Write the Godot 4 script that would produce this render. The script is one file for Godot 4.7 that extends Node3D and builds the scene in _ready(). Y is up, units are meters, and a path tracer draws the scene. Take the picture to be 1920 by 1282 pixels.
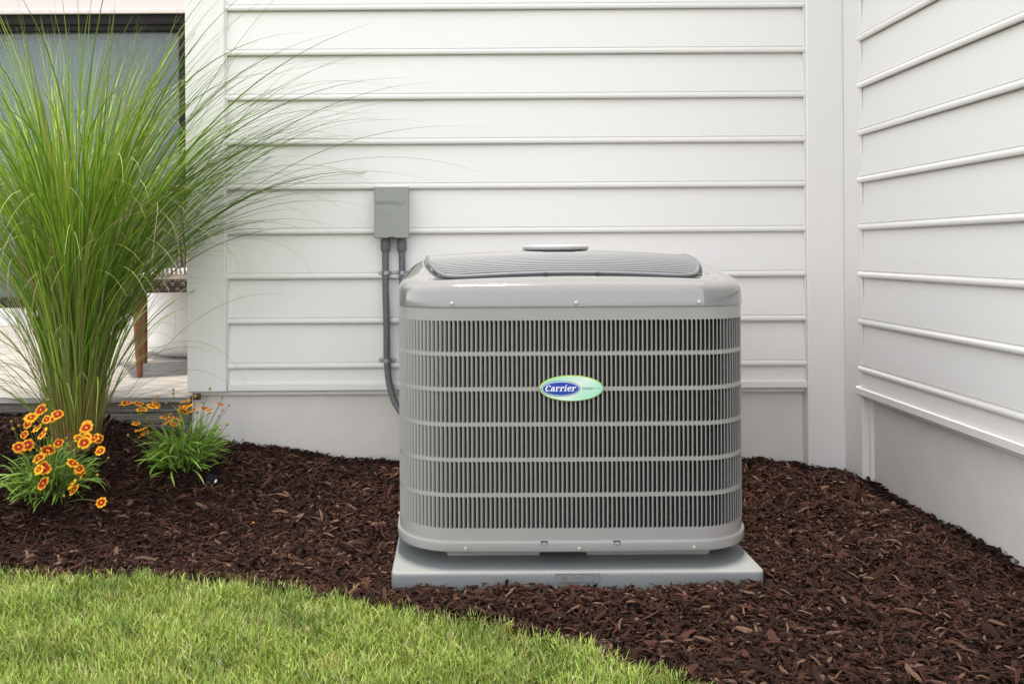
extends Node3D
# A grey outdoor condenser unit on a pad in a mulch bed, in the corner of a white sided house.

const EYE := 0.83          # height of the camera above the mulch
const FOCAL := 1650.0      # focal length in photo pixels (photo 1920 x 1282)
const PX := 855.0          # principal point in the photo
const PY := 470.0
const WALL_D := 3.254      # distance of the back wall
const SIDE_X := 1.436      # plane of the right-hand siding
const DECK_Y := 0.298
const UNIT := Vector3(0.297, 0.0, -2.630)

var rng := RandomNumberGenerator.new()
var used := {}
var noise := FastNoiseLite.new()
var M := {}

# ------------------------------------------------------------------ helpers
func numbered(parent: Node, called: String) -> String:
	var key := str(parent.get_instance_id()) + called
	var n: int = used.get(key, 0)
	used[key] = n + 1
	return called if n == 0 else "%s_%03d" % [called, n]

func meta(o: Node, label := "", category := "", group := "", kind := "") -> void:
	if label: o.set_meta("label", label)
	if category: o.set_meta("category", category)
	if group: o.set_meta("group", group)
	if kind: o.set_meta("kind", kind)

func thing(called: String, label: String, category: String, where := Vector3.ZERO, group := "") -> Node3D:
	var o := Node3D.new()
	o.name = numbered(self, called)
	add_child(o, true)
	o.position = where
	meta(o, label, category, group)
	return o

func mb() -> SurfaceTool:
	var st := SurfaceTool.new()
	st.begin(Mesh.PRIMITIVE_TRIANGLES)
	st.set_smooth_group(-1)
	return st

func finish(st: SurfaceTool) -> ArrayMesh:
	st.generate_normals()
	return st.commit()

func put(called: String, mesh: Mesh, m: Material, parent: Node, where := Transform3D()) -> MeshInstance3D:
	var o := MeshInstance3D.new()
	o.name = numbered(parent, called)
	o.mesh = mesh
	o.material_override = m
	o.transform = where
	parent.add_child(o, true)
	return o

func build(called: String, st: SurfaceTool, m: Material, parent: Node) -> MeshInstance3D:
	return put(called, finish(st), m, parent)

func at(x: float, y: float, d: float) -> Vector3:
	return Vector3((x - PX) / FOCAL * d, EYE - (y - PY) / FOCAL * d, -d)

# a, b, c, d run counter-clockwise as seen from outside
func quad(st: SurfaceTool, a: Vector3, b: Vector3, c: Vector3, d: Vector3) -> void:
	st.add_vertex(a); st.add_vertex(c); st.add_vertex(b)
	st.add_vertex(a); st.add_vertex(d); st.add_vertex(c)

func tri(st: SurfaceTool, a: Vector3, b: Vector3, c: Vector3) -> void:
	st.add_vertex(a); st.add_vertex(c); st.add_vertex(b)

func face_out(st: SurfaceTool, pts: Array, o: Vector3) -> void:
	var n: Vector3 = (pts[1] - pts[0]).cross(pts[2] - pts[0])
	var flip: bool = n.dot(pts[0] + pts[1] + pts[2] - 3.0 * o) < 0.0
	for i in range(1, pts.size() - 1):
		if flip: tri(st, pts[0], pts[i + 1], pts[i])
		else: tri(st, pts[0], pts[i], pts[i + 1])

# box with chamfered edges
func cbox(st: SurfaceTool, c: Vector3, size: Vector3, b := 0.003, turn := Basis()) -> void:
	var h := size / 2.0
	b = minf(b, minf(h.x, minf(h.y, h.z)) * 0.9)
	var V := func(sx: float, sy: float, sz: float, axis: int) -> Vector3:
		var p := Vector3(sx * (h.x - b), sy * (h.y - b), sz * (h.z - b))
		p[axis] = [sx, sy, sz][axis] * h[axis]
		return c + turn * p
	for s: float in [-1.0, 1.0]:
		face_out(st, [V.call(s, -1, -1, 0), V.call(s, 1, -1, 0), V.call(s, 1, 1, 0), V.call(s, -1, 1, 0)], c)
		face_out(st, [V.call(-1, s, -1, 1), V.call(1, s, -1, 1), V.call(1, s, 1, 1), V.call(-1, s, 1, 1)], c)
		face_out(st, [V.call(-1, -1, s, 2), V.call(1, -1, s, 2), V.call(1, 1, s, 2), V.call(-1, 1, s, 2)], c)
		for t: float in [-1.0, 1.0]:
			face_out(st, [V.call(s, t, -1, 0), V.call(s, t, 1, 0), V.call(s, t, 1, 1), V.call(s, t, -1, 1)], c)
			face_out(st, [V.call(s, -1, t, 0), V.call(s, 1, t, 0), V.call(s, 1, t, 2), V.call(s, -1, t, 2)], c)
			face_out(st, [V.call(-1, s, t, 1), V.call(1, s, t, 1), V.call(1, s, t, 2), V.call(-1, s, t, 2)], c)
			for u: float in [-1.0, 1.0]:
				face_out(st, [V.call(s, t, u, 0), V.call(s, t, u, 1), V.call(s, t, u, 2)], c)

func box(st: SurfaceTool, lo: Vector3, hi: Vector3, b := 0.003) -> void:
	cbox(st, (lo + hi) / 2.0, hi - lo, b)

func loft(st: SurfaceTool, rings: Array, closed := true, group := 0) -> void:
	st.set_smooth_group(group)
	for i in rings.size() - 1:
		var a: PackedVector3Array = rings[i]
		var b: PackedVector3Array = rings[i + 1]
		var n := a.size()
		for j in (n if closed else n - 1):
			var k := (j + 1) % n
			quad(st, a[j], a[k], b[k], b[j])
	st.set_smooth_group(-1)

func fan(st: SurfaceTool, ring: PackedVector3Array, up: bool) -> void:
	var c := Vector3.ZERO
	for p in ring: c += p
	c /= ring.size()
	for j in ring.size():
		var k := (j + 1) % ring.size()
		if up: tri(st, ring[j], ring[k], c)
		else: tri(st, ring[k], ring[j], c)

# radius given per point
func tube(st: SurfaceTool, pts: PackedVector3Array, radii: PackedFloat32Array, sides := 8, group := 0) -> void:
	var rings := []
	var up := Vector3(0.13, 0.3, 0.94)
	for i in pts.size():
		var t := (pts[mini(i + 1, pts.size() - 1)] - pts[maxi(i - 1, 0)]).normalized()
		var x := up.cross(t)
		if x.length() < 1e-3: x = Vector3.RIGHT.cross(t)
		x = x.normalized()
		var y := t.cross(x)
		up = y
		var ring := PackedVector3Array()
		for k in sides:
			var a := TAU * k / sides
			ring.append(pts[i] + (x * cos(a) + y * sin(a)) * radii[i])
		rings.append(ring)
	loft(st, rings, true, group)
	fan(st, rings[0], false)
	fan(st, rings[-1], true)

func curve(pts: Array, n: int) -> PackedVector3Array:
	var out := PackedVector3Array()
	for i in n + 1:
		var t := float(i) / n * (pts.size() - 1)
		var k := mini(int(t), pts.size() - 2)
		out.append((pts[k] as Vector3).cubic_interpolate(pts[k + 1], pts[maxi(k - 1, 0)], pts[mini(k + 2, pts.size() - 1)], t - k))
	return out

func same(n: int, r: float) -> PackedFloat32Array:
	var a := PackedFloat32Array()
	a.resize(n)
	a.fill(r)
	return a

# turned shape round the y axis: profile of (radius, height), from below upwards
func lathe(st: SurfaceTool, profile: Array, c := Vector3.ZERO, sides := 24, turn := Basis()) -> void:
	var rings := []
	for p: Vector2 in profile:
		var ring := PackedVector3Array()
		for k in sides:
			var a := -TAU * k / sides
			ring.append(c + turn * Vector3(cos(a) * p.x, p.y, -sin(a) * p.x))
		ring.reverse()
		rings.append(ring)
	loft(st, rings, true, 0)
	fan(st, rings[0], false)
	fan(st, rings[-1], true)

func lin(r: float, g: float, b: float) -> Color:
	return Color(r, g, b).linear_to_srgb()

func mat(called: String, c: Color, rough := 0.6, metal := 0.0, spec := 0.5) -> StandardMaterial3D:
	var m := StandardMaterial3D.new()
	m.resource_name = called
	m.albedo_color = c
	m.roughness = rough
	m.metallic = metal
	m.metallic_specular = spec
	M[called] = m
	return m

func noise_image(seed_no: int, freq: float, oct: int, size := 512, kind := FastNoiseLite.TYPE_SIMPLEX_SMOOTH) -> Image:
	var f := FastNoiseLite.new()
	f.seed = seed_no
	f.noise_type = kind
	f.frequency = freq
	f.fractal_octaves = oct
	return f.get_seamless_image(size, size)

# grey noise squeezed between two greys, as an albedo texture
func tone(im: Image, lo: float, hi: float) -> ImageTexture:
	var out := Image.create(im.get_width(), im.get_height(), false, Image.FORMAT_RGB8)
	for y in im.get_height():
		for x in im.get_width():
			var v := lerpf(lo, hi, im.get_pixel(x, y).r)
			out.set_pixel(x, y, Color(v, v, v))
	return ImageTexture.create_from_image(out)

func planar(m: StandardMaterial3D, scale: Vector3, world := true) -> void:
	m.uv1_triplanar = true
	m.uv1_world_triplanar = world
	m.uv1_scale = scale

func bump(m: StandardMaterial3D, t: Texture2D, cm: float) -> void:
	m.heightmap_enabled = true
	m.heightmap_texture = t
	m.heightmap_scale = cm

func smooth(a: float, b: float, x: float) -> float:
	var t := clampf((x - a) / (b - a), 0.0, 1.0)
	return t * t * (3.0 - 2.0 * t)

# height of the mulch bed
func bed(x: float, z: float) -> float:
	var d := -z
	var h := 0.006
	h += smooth(-0.1, -1.7, x) * smooth(2.22, 3.1, d) * 0.17
	h += 0.032 * smooth(2.6, 3.15, d) * smooth(1.46, 1.1, x)
	h -= 0.012 * smooth(2.0, 1.7, d)
	h += 0.016 * noise.get_noise_2d(x * 90.0, z * 90.0) + 0.006 * noise.get_noise_2d(x * 420.0 + 50.0, z * 420.0)
	h -= 0.010 * smooth(0.06, 0.0, maxf(absf(x - UNIT.x) - 0.45, 0.0)) * smooth(2.09, 2.13, d) * smooth(2.20, 2.15, d)
	# scraped flat where the pad lies
	var p := maxf(absf(x - UNIT.x), absf(z + 2.608)) - 0.457
	return lerpf(minf(h, -0.01), h, smooth(-0.05, 0.01, p)) if p < 0.01 else h

# where the lawn ends and the mulch begins: distance from the camera
func lawn_edge(x: float) -> float:
	var e := [Vector2(-4.0, 2.20), Vector2(-1.8, 2.255), Vector2(-1.16, 2.238), Vector2(-0.605, 2.195), Vector2(-0.378, 2.117), Vector2(-0.204, 2.038), Vector2(-0.03, 1.965), Vector2(0.121, 1.897), Vector2(0.25, 1.833), Vector2(0.335, 1.735), Vector2(0.43, 1.65), Vector2(0.58, 1.47), Vector2(0.95, 1.15), Vector2(4.0, 0.4)]
	for i in e.size() - 1:
		if x < e[i + 1].x:
			return lerpf(e[i].y, e[i + 1].y, clampf((x - e[i].x) / (e[i + 1].x - e[i].x), 0, 1)) + 0.012 * sin(x * 21.0) + 0.008 * sin(x * 47.0 + 1.0)
	return 0.4

func _ready() -> void:
	# ---------------------------------------------------------------- camera, sky, sun, exposure
	var cam := Camera3D.new()
	cam.name = "camera"
	cam.projection = Camera3D.PROJECTION_FRUSTUM
	cam.near = 0.05
	cam.far = 400.0
	cam.size = 1282.0 / FOCAL * cam.near
	cam.frustum_offset = Vector2(105.0, -171.0) / FOCAL * cam.near
	cam.position = Vector3(0, EYE, 0)
	cam.rotation.z = -0.0060
	add_child(cam)
	cam.current = true

	var env := Environment.new()
	var sky := Sky.new()
	var sm := ProceduralSkyMaterial.new()
	sm.sky_top_color = Color(0.62, 0.63, 0.65)
	sm.sky_horizon_color = Color(0.985, 0.985, 1.0)
	sm.sky_curve = 0.9
	sm.ground_bottom_color = Color(0.42, 0.44, 0.36)
	sm.ground_horizon_color = Color(0.75, 0.76, 0.72)
	sm.energy_multiplier = 2.4
	sm.sun_angle_max = 8.0
	sky.sky_material = sm
	env.background_mode = Environment.BG_SKY
	env.sky = sky
	env.tonemap_mode = Environment.TONE_MAPPER_LINEAR
	env.tonemap_exposure = 1.25
	env.sdfgi_enabled = true
	env.ssao_enabled = true
	env.ssil_enabled = true
	var we := WorldEnvironment.new()
	we.name = "environment"
	we.environment = env
	add_child(we)

	var sun := DirectionalLight3D.new()
	sun.name = "sun"
	sun.light_energy = 1.6
	sun.light_color = Color(1.0, 0.965, 0.91)
	sun.light_angular_distance = 3.0
	sun.shadow_enabled = true
	sun.look_at_from_position(Vector3.ZERO, Vector3(0.0, -1.0, 0.03), Vector3.FORWARD)
	add_child(sun)

	rng.seed = 4711
	noise.seed = 5
	noise.frequency = 0.03
	materials()
	ground_and_bed()
	house()
	porch()
	pad_and_unit()
	disconnect_box()
	lawn()
	mulch_chips()
	ornamental_grass()
	coreopsis_plants()
	small_things()

# ------------------------------------------------------------------ materials
func materials() -> void:
	var grain := ImageTexture.create_from_image(noise_image(11, 0.02, 4))
	var fine := ImageTexture.create_from_image(noise_image(12, 0.09, 3))
	var fine_tone := tone(noise_image(13, 0.15, 3), 0.72, 1.0)
	var blotch := tone(noise_image(14, 0.012, 4), 0.90, 1.0)
	var streak := tone(noise_image(15, 0.02, 5), 0.45, 1.0)

	var siding := mat("white_vinyl", lin(0.745, 0.728, 0.706), 0.42, 0.0, 0.4)
	bump(siding, grain, 0.02)
	planar(siding, Vector3(2.0, 26.0, 2.0))
	mat("white_trim", lin(0.745, 0.727, 0.703), 0.45, 0.0, 0.4)
	var parge := mat("painted_concrete", lin(0.71, 0.685, 0.645), 0.75, 0.0, 0.3)
	parge.albedo_texture = tone(noise_image(21, 0.010, 5), 0.965, 1.0)
	planar(parge, Vector3(1.1, 1.1, 1.1))
	bump(parge, fine, 0.07)

	var paint := mat("unit_paint", lin(0.31, 0.302, 0.292), 0.36, 0.0, 0.5)
	paint.clearcoat_enabled = true
	paint.clearcoat = 0.35
	paint.clearcoat_roughness = 0.12
	var cap := mat("unit_cap_paint", lin(0.19, 0.187, 0.187), 0.09, 0.0, 0.55)
	cap.clearcoat_enabled = true
	cap.clearcoat = 1.0
	cap.clearcoat_roughness = 0.05
	mat("grille_metal", lin(0.140, 0.146, 0.155), 0.5, 0.1)
	mat("motor_cover", lin(0.36, 0.36, 0.365), 0.35)
	mat("coil_wire", lin(0.15, 0.14, 0.125), 0.4, 0.4)
	mat("coil_dark", lin(0.018, 0.018, 0.018), 0.7)
	mat("screw", lin(0.46, 0.44, 0.38), 0.35, 0.4)
	var pad := mat("pad_plastic", lin(0.285, 0.303, 0.303), 0.62, 0.0, 0.4)
	pad.albedo_texture = fine_tone
	planar(pad, Vector3(3.5, 3.5, 3.5))
	bump(pad, fine, 0.06)
	mat("box_paint", lin(0.275, 0.29, 0.265), 0.55)
	mat("conduit", lin(0.13, 0.135, 0.14), 0.5)
	mat("strap", lin(0.34, 0.37, 0.39), 0.4, 0.5)
	mat("black", lin(0.012, 0.012, 0.012), 0.6)
	mat("bezel", lin(0.42, 0.55, 0.12), 0.25, 0.3)
	mat("navy", lin(0.012, 0.03, 0.16), 0.35)
	mat("logo_blue", lin(0.012, 0.055, 0.36), 0.3)
	mat("logo_white", lin(0.85, 0.86, 0.87), 0.35)
	mat("logo_text", lin(0.05, 0.08, 0.11), 0.5)
	mat("logo_teal", lin(0.30, 0.58, 0.62), 0.5)
	var face := Image.create(256, 128, false, Image.FORMAT_RGB8)
	var fn := FastNoiseLite.new()
	fn.seed = 3
	fn.frequency = 0.01
	for y in 128:
		for x in 256:
			var u := (x - 128.0) / 128.0
			var v := (y - 64.0) / 64.0
			var k := clampf(absf(u * 0.8 + v * 0.35 - 0.05) * 1.25 + fn.get_noise_2d(x, y) * 0.25, 0, 1)
			face.set_pixel(x, y, Color(0.86, 0.91, 0.86).lerp(Color(0.60, 0.86, 0.74), k))
	var bf := mat("badge_face", Color.WHITE, 0.25)
	bf.albedo_texture = ImageTexture.create_from_image(face)

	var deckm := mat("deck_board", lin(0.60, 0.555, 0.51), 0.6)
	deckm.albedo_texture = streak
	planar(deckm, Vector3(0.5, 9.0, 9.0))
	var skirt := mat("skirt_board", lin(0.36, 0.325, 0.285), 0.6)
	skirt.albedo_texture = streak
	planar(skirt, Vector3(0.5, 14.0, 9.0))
	mat("door_frame", lin(0.012, 0.0095, 0.009), 0.6, 0.0, 0.3)
	mat("entry_wall", lin(0.66, 0.60, 0.565), 0.6)
	mat("curtain", lin(0.060, 0.100, 0.097), 0.9)
	mat("curtain_dark", lin(0.028, 0.036, 0.037), 0.9)
	mat("room", lin(0.12, 0.12, 0.12), 0.9)
	var glass := mat("glass", Color(0.80, 0.88, 0.88, 0.08), 0.02, 0.0, 0.3)
	glass.transparency = BaseMaterial3D.TRANSPARENCY_ALPHA
	mat("teak", lin(0.20, 0.072, 0.034), 0.45)
	mat("rattan", lin(0.085, 0.055, 0.045), 0.6)
	mat("cord_grey", lin(0.16, 0.12, 0.11), 0.7)
	mat("pot", lin(0.74, 0.72, 0.70), 0.45)
	mat("tag_navy", lin(0.010, 0.014, 0.026), 0.8, 0.0, 0.2)
	mat("rust", lin(0.10, 0.05, 0.025), 0.7)

	var soil := mat("soil", lin(0.022, 0.012, 0.008), 0.95)
	bump(soil, fine, 0.6)
	planar(soil, Vector3(4, 4, 4))
	var chip := mat("bark", Color.WHITE, 0.75, 0.0, 0.25)
	chip.vertex_color_use_as_albedo = true
	chip.albedo_texture = streak
	planar(chip, Vector3(9, 90, 90), false)
	bump(chip, grain, 0.12)
	var leaf := mat("grass_blade", Color.WHITE, 0.42, 0.0, 0.42)
	leaf.vertex_color_use_as_albedo = true
	leaf.backlight_enabled = true
	leaf.backlight = Color(0.55, 0.55, 0.4)
	leaf.cull_mode = BaseMaterial3D.CULL_DISABLED
	var petal := mat("petal", Color.WHITE, 0.6, 0.0, 0.3)
	petal.vertex_color_use_as_albedo = true
	petal.backlight_enabled = true
	petal.backlight = Color(0.3, 0.25, 0.15)
	petal.cull_mode = BaseMaterial3D.CULL_DISABLED
	var far := mat("far_lawn", lin(0.10, 0.16, 0.04), 0.95)
	far.albedo_texture = streak
	planar(far, Vector3(0.7, 0.7, 0.7))
	mat("lawn_soil", lin(0.04, 0.04, 0.014), 0.95)

# ------------------------------------------------------------------ ground
func ground_and_bed() -> void:
	var st := mb()
	quad(st, Vector3(-150, -0.03, 150), Vector3(150, -0.03, 150), Vector3(150, -0.03, -150), Vector3(-150, -0.03, -150))
	meta(build("ground", st, M.far_lawn, self), "flat grassy ground stretching away around the house", "", "", "structure")
	# lawn soil, a sheet that ends at the curved edge of the bed
	st = mb()
	var n := 120
	for i in n:
		var x0 := lerpf(-4.0, 3.0, float(i) / n)
		var x1 := lerpf(-4.0, 3.0, float(i + 1) / n)
		quad(st, Vector3(x0, -0.004, 1.5), Vector3(x1, -0.004, 1.5), Vector3(x1, -0.004, -lawn_edge(x1)), Vector3(x0, -0.004, -lawn_edge(x0)))
	meta(build("lawn_ground", st, M.lawn_soil, self), "soil under the short green lawn in front", "", "", "structure")
	# mulch bed
	st = mb()
	st.set_smooth_group(0)
	var nx := 170
	var nz := 90
	for i in nx:
		for j in nz:
			var p := []
			for k in [[0, 0], [1, 0], [1, 1], [0, 1]]:
				var x := lerpf(-3.4, SIDE_X + 0.03, float(i + k[0]) / nx)
				var z := lerpf(-0.9, -3.33, float(j + k[1]) / nz)
				var h := bed(x, z)
				if -z < lawn_edge(x) - 0.03: h = -0.02
				p.append(Vector3(x, h, z))
			quad(st, p[0], p[1], p[2], p[3])
	var o := build("mulch_bed", st, M.soil, self)
	meta(o, "dark brown shredded bark mulch bed around the unit", "", "", "structure")

# ------------------------------------------------------------------ house walls
# one course of beaded siding, in (along, up, out) coordinates
func siding_course(length: float, height: float, wave_seed: float, axis: Basis, origin: Vector3, warp_at_start := 0.0) -> SurfaceTool:
	var st := mb()
	var prof := [Vector2(-0.0025, 0.005), Vector2(0.0112, 0.0004)]          # (out, up): underside first
	var groups := [-1]
	for k in 9:                                                        # the bead
		var a := lerpf(-PI * 0.5, PI * 0.5, k / 8.0)
		prof.append(Vector2(0.0120 + 0.0065 * cos(a), 0.0100 + 0.0100 * sin(a)))
		groups.append(1)
	prof.append(Vector2(0.0050, 0.0212)); groups.append(2)
	prof.append(Vector2(0.0112, 0.0240)); groups.append(2)
	for k in 5:
		var t := (k + 1) / 5.0
		prof.append(Vector2(lerpf(0.0122, -0.0025, t), lerpf(0.0255, height, t))); groups.append(3)
	var n := maxi(6, int(length / 0.06))
	for i in n:
		for j in prof.size() - 1:
			var q := []
			for k in [[0, 0], [1, 0], [1, 1], [0, 1]]:
				var s: float = length * (i + k[0]) / n
				var p: Vector2 = prof[j + k[1]]
				var wob := 0.0007 * sin(s * 3.1 + wave_seed * 2.3) + 0.0006 * sin(s * 7.7 + wave_seed * 5.1) * (p.y / height)
				if warp_at_start > 0.0:
					wob -= warp_at_start * exp(-s / 0.03) * sin(PI * clampf((p.y - 0.022) / (height - 0.02), 0, 1))
				q.append(origin + axis * Vector3(s, p.y, p.x + wob))
			st.set_smooth_group(groups[j])
			quad(st, q[0], q[1], q[2], q[3])
	return st

func house() -> void:
	var zw := -WALL_D
	# back wall
	var wall := thing("back_wall", "white beaded lap siding wall behind the grey unit", "wall", Vector3(0, 0, 0))
	var st := mb()
	box(st, Vector3(-0.985, 0.30, zw - 0.14), Vector3(SIDE_X + 0.15, 2.75, zw - 0.004), 0.002)
	build("wall_sheathing", st, M.white_trim, wall)
	var y0 := 0.3985
	for k in range(-1, 14):
		var yb := y0 + k * 0.165
		var h := 0.166
		if k == -1:
			yb = 0.343
			h = 0.057
		var c := siding_course(1.2892 + 0.8455, h, k * 1.7, Basis(), Vector3(-0.8455, yb, zw))
		if k == -1:
			c = mb()
			quad(c, Vector3(-0.853, yb, zw + 0.007), Vector3(1.31, yb, zw + 0.007), Vector3(1.31, yb + h, zw + 0.003), Vector3(-0.853, yb + h, zw + 0.003))
		build("siding_board", c, M.white_vinyl, wall)
	st = mb()
	box(st, Vector3(-0.8445, 0.318, zw - 0.01), Vector3(1.2895, 0.345, zw + 0.020), 0.003)
	build("starter_trim", st, M.white_trim, wall)
	st = mb()
	box(st, Vector3(-0.99, -0.3, zw - 0.16), Vector3(SIDE_X + 0.15, 0.322, zw - 0.028), 0.002)
	build("foundation", st, M.painted_concrete, wall)
	# left outside corner board
	var post := thing("corner_board", "wide white corner board at the left end of the siding, beside the deck", "corner board")
	st = mb()
	box(st, Vector3(-0.990, 0.316, zw - 0.12), Vector3(-0.846, 2.75, zw + 0.027), 0.004)
	build("board_face", st, M.white_trim, post)
	st = mb()
	box(st, Vector3(-0.8465, 0.35, zw - 0.004), Vector3(-0.841, 2.75, zw + 0.0165), 0.002)
	build("channel_lip", st, M.white_trim, post)
	# return wall of the house beside the deck
	var ret := thing("return_wall", "white wall of the house running back beside the deck", "wall")
	st = mb()
	box(st, Vector3(-0.985, -0.2, -6.5), Vector3(-0.86, 2.75, zw - 0.125), 0.002)
	build("wall_face", st, M.white_trim, ret)
	# inside corner post
	var inside := thing("inside_corner_board", "tall white inside corner board where the two sided walls meet", "corner board")
	st = mb()
	box(st, Vector3(1.290, -0.1, zw - 0.03), Vector3(1.4275, 2.75, zw + 0.026), 0.0035)
	build("back_face", st, M.white_trim, inside)
	st = mb()
	box(st, Vector3(1.4245, -0.1, zw + 0.0265), Vector3(1.47, 2.75, zw + 0.166), 0.0035)
	build("side_face", st, M.white_trim, inside)
	st = mb()
	box(st, Vector3(1.2855, 0.35, zw - 0.004), Vector3(1.2895, 2.75, zw + 0.0155), 0.0015)
	build("channel_lip", st, M.white_trim, inside)
	st = mb()
	box(st, Vector3(1.446, -0.1, zw + 0.167), Vector3(1.475, 0.322, zw + 0.184), 0.003)
	build("channel_foot", st, M.white_trim, inside)
	# right wall, running towards the camera
	var right := thing("right_wall", "white beaded lap siding wall on the right side", "wall")
	var zs := zw + 0.170
	right.transform = Transform3D(Basis(), Vector3(1.427, 0, zs)) * Transform3D(Basis(Vector3.UP, -0.0165), Vector3.ZERO) * Transform3D(Basis(), Vector3(-SIDE_X, 0, -zs))
	var length := 2.35
	var ax := Basis(Vector3(0, 0, 1), Vector3(0, 1, 0), Vector3(-1, 0, 0))
	st = mb()
	box(st, Vector3(SIDE_X + 0.006, 0.30, zw + 0.168), Vector3(SIDE_X + 0.15, 2.75, zs + length), 0.002)
	build("wall_sheathing", st, M.white_trim, right)
	for k in range(-1, 14):
		var yb := y0 + k * 0.165
		var h := 0.166
		var c: SurfaceTool
		if k == -1:
			c = mb()
			yb = 0.343
			quad(c, Vector3(SIDE_X - 0.007, yb, zs), Vector3(SIDE_X - 0.007, yb, zs + length), Vector3(SIDE_X - 0.003, yb + 0.057, zs + length), Vector3(SIDE_X - 0.003, yb + 0.057, zs))
		else:
			c = siding_course(length, h, k * 1.3 + 9.0, ax, Vector3(SIDE_X, yb, zs), 0.006)
		build("siding_board", c, M.white_vinyl, right)
	st = mb()
	box(st, Vector3(SIDE_X - 0.022, 0.318, zw + 0.150), Vector3(SIDE_X + 0.02, 0.345, zs + length), 0.003)
	build("starter_trim", st, M.white_trim, right)
	st = mb()
	box(st, Vector3(SIDE_X + 0.030, -0.3, zw + 0.10), Vector3(SIDE_X + 0.16, 0.320, zs + length), 0.002)
	build("foundation", st, M.painted_concrete, right)

# ------------------------------------------------------------------ deck, door, chair and planter
func porch() -> void:
	var deck := thing("deck", "pale wooden deck with a dark slatted skirt behind the tall grass", "deck")
	var d0 := 3.262
	var k := 0
	while d0 + 0.142 * k < 6.42:
		var st := mb()
		var a := d0 + 0.142 * k
		box(st, Vector3(-5.2, DECK_Y - 0.026, -a - 0.138), Vector3(-0.992, DECK_Y + rng.randf_range(-0.0008, 0.0008), -a), 0.004)
		build("deck_board", st, M.deck_board, deck)
		k += 1
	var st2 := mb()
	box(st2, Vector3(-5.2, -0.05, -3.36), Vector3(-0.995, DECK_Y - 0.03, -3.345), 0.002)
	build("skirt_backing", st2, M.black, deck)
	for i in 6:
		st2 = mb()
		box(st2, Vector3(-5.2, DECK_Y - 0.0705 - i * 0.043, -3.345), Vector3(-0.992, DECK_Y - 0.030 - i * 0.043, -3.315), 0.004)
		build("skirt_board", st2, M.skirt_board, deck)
	# wall with the sliding door
	var zd := -6.5
	var wall := thing("entry_wall", "pinkish beige house wall around the glass door", "wall")
	st2 = mb()
	box(st2, Vector3(-6.0, 2.606, zd - 0.2), Vector3(-0.99, 2.95, zd + 0.02), 0.004)
	build("door_header", st2, M.entry_wall, wall)
	st2 = mb()
	box(st2, Vector3(-6.0, 2.590, zd + 0.005), Vector3(-0.99, 2.625, zd + 0.034), 0.004)
	build("drip_trim", st2, M.entry_wall, wall)
	st2 = mb()
	box(st2, Vector3(-1.99, 0.2, zd - 0.2), Vector3(-0.99, 2.606, zd + 0.02), 0.004)
	build("wall_panel", st2, M.entry_wall, wall)
	st2 = mb()
	box(st2, Vector3(-6.0, 0.2, zd - 0.2), Vector3(-1.99, 0.428, zd + 0.05), 0.006)
	build("door_sill", st2, M.pot, wall)
	st2 = mb()   # room behind the glass
	box(st2, Vector3(-6.0, 0.2, zd - 1.8), Vector3(-0.99, 2.95, zd - 1.7), 0.002)
	box(st2, Vector3(-6.1, 0.2, zd - 1.7), Vector3(-6.0, 2.95, zd - 0.2), 0.002)
	box(st2, Vector3(-1.05, 0.2, zd - 1.7), Vector3(-0.99, 2.95, zd - 0.2), 0.002)
	build("room_wall", st2, M.room, wall)
	st2 = mb()
	box(st2, Vector3(-6.0, 2.95, zd - 1.8), Vector3(-0.99, 3.0, zd - 0.2), 0.002)
	build("room_ceiling", st2, M.room, wall)
	st2 = mb()
	box(st2, Vector3(-6.0, 0.15, zd - 1.8), Vector3(-0.99, 0.199, zd - 0.2), 0.002)
	build("room_floor", st2, M.room, wall)
	var door := thing("sliding_door", "dark framed sliding glass door behind the tall grass", "door", Vector3(0, 0, zd))
	for f in [[-5.98, -1.99, 2.468, 2.5895], [-5.98, -1.99, 0.430, 0.503]]:
		st2 = mb()
		box(st2, Vector3(f[0], f[2], -0.12), Vector3(f[1], f[3], 0.002), 0.006)
		build("frame_rail", st2, M.door_frame, door)
	st2 = mb()
	box(st2, Vector3(-5.98, 2.51, 0.0025), Vector3(-1.99, 2.56, 0.02), 0.006)
	build("head_track", st2, M.door_frame, door)
	for x in [[-2.045, -1.991], [-4.05, -3.98], [-5.98, -5.90]]:
		st2 = mb()
		box(st2, Vector3(x[0], 0.503, -0.10), Vector3(x[1], 2.468, -0.004), 0.005)
		build("stile", st2, M.door_frame, door)
	for x in [[-3.98, -2.045], [-5.90, -4.05]]:
		st2 = mb()
		box(st2, Vector3(x[0], 0.503, -0.046), Vector3(x[1], 2.468, -0.040), 0.001)
		build("glass_pane", st2, M.glass, door)
	for c in [[-5.95, -2.60, 260, "curtain", "pale grey green curtain behind the left part of the sliding glass door"], [-2.575, -2.02, 60, "curtain_dark", "darker grey curtain behind the right end of the sliding glass door"]]:
		st2 = mb()
		st2.set_smooth_group(0)
		for i in c[2]:
			var p := []
			for e in [[0, 0], [1, 0], [1, 1], [0, 1]]:
				var x: float = lerpf(c[0], c[1], float(i + e[0]) / c[2])
				var z := -0.26 + 0.03 * sin(x * 24.0 + 1.4 * sin(x * 5.0))
				p.append(Vector3(x, 0.46 if e[1] == 0 else 2.465, z))
			quad(st2, p[0], p[1], p[2], p[3])
		var cur := build("curtain", st2, M[c[3]], self)
		cur.position = Vector3(0, 0, zd)
		meta(cur, c[4], "curtain")

	# chair
	var ch := thing("patio_chair", "brown woven patio chair with tapered wooden legs on the deck", "chair", Vector3(-1.36, DECK_Y, -3.77))
	ch.rotation.y = 0.42
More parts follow.
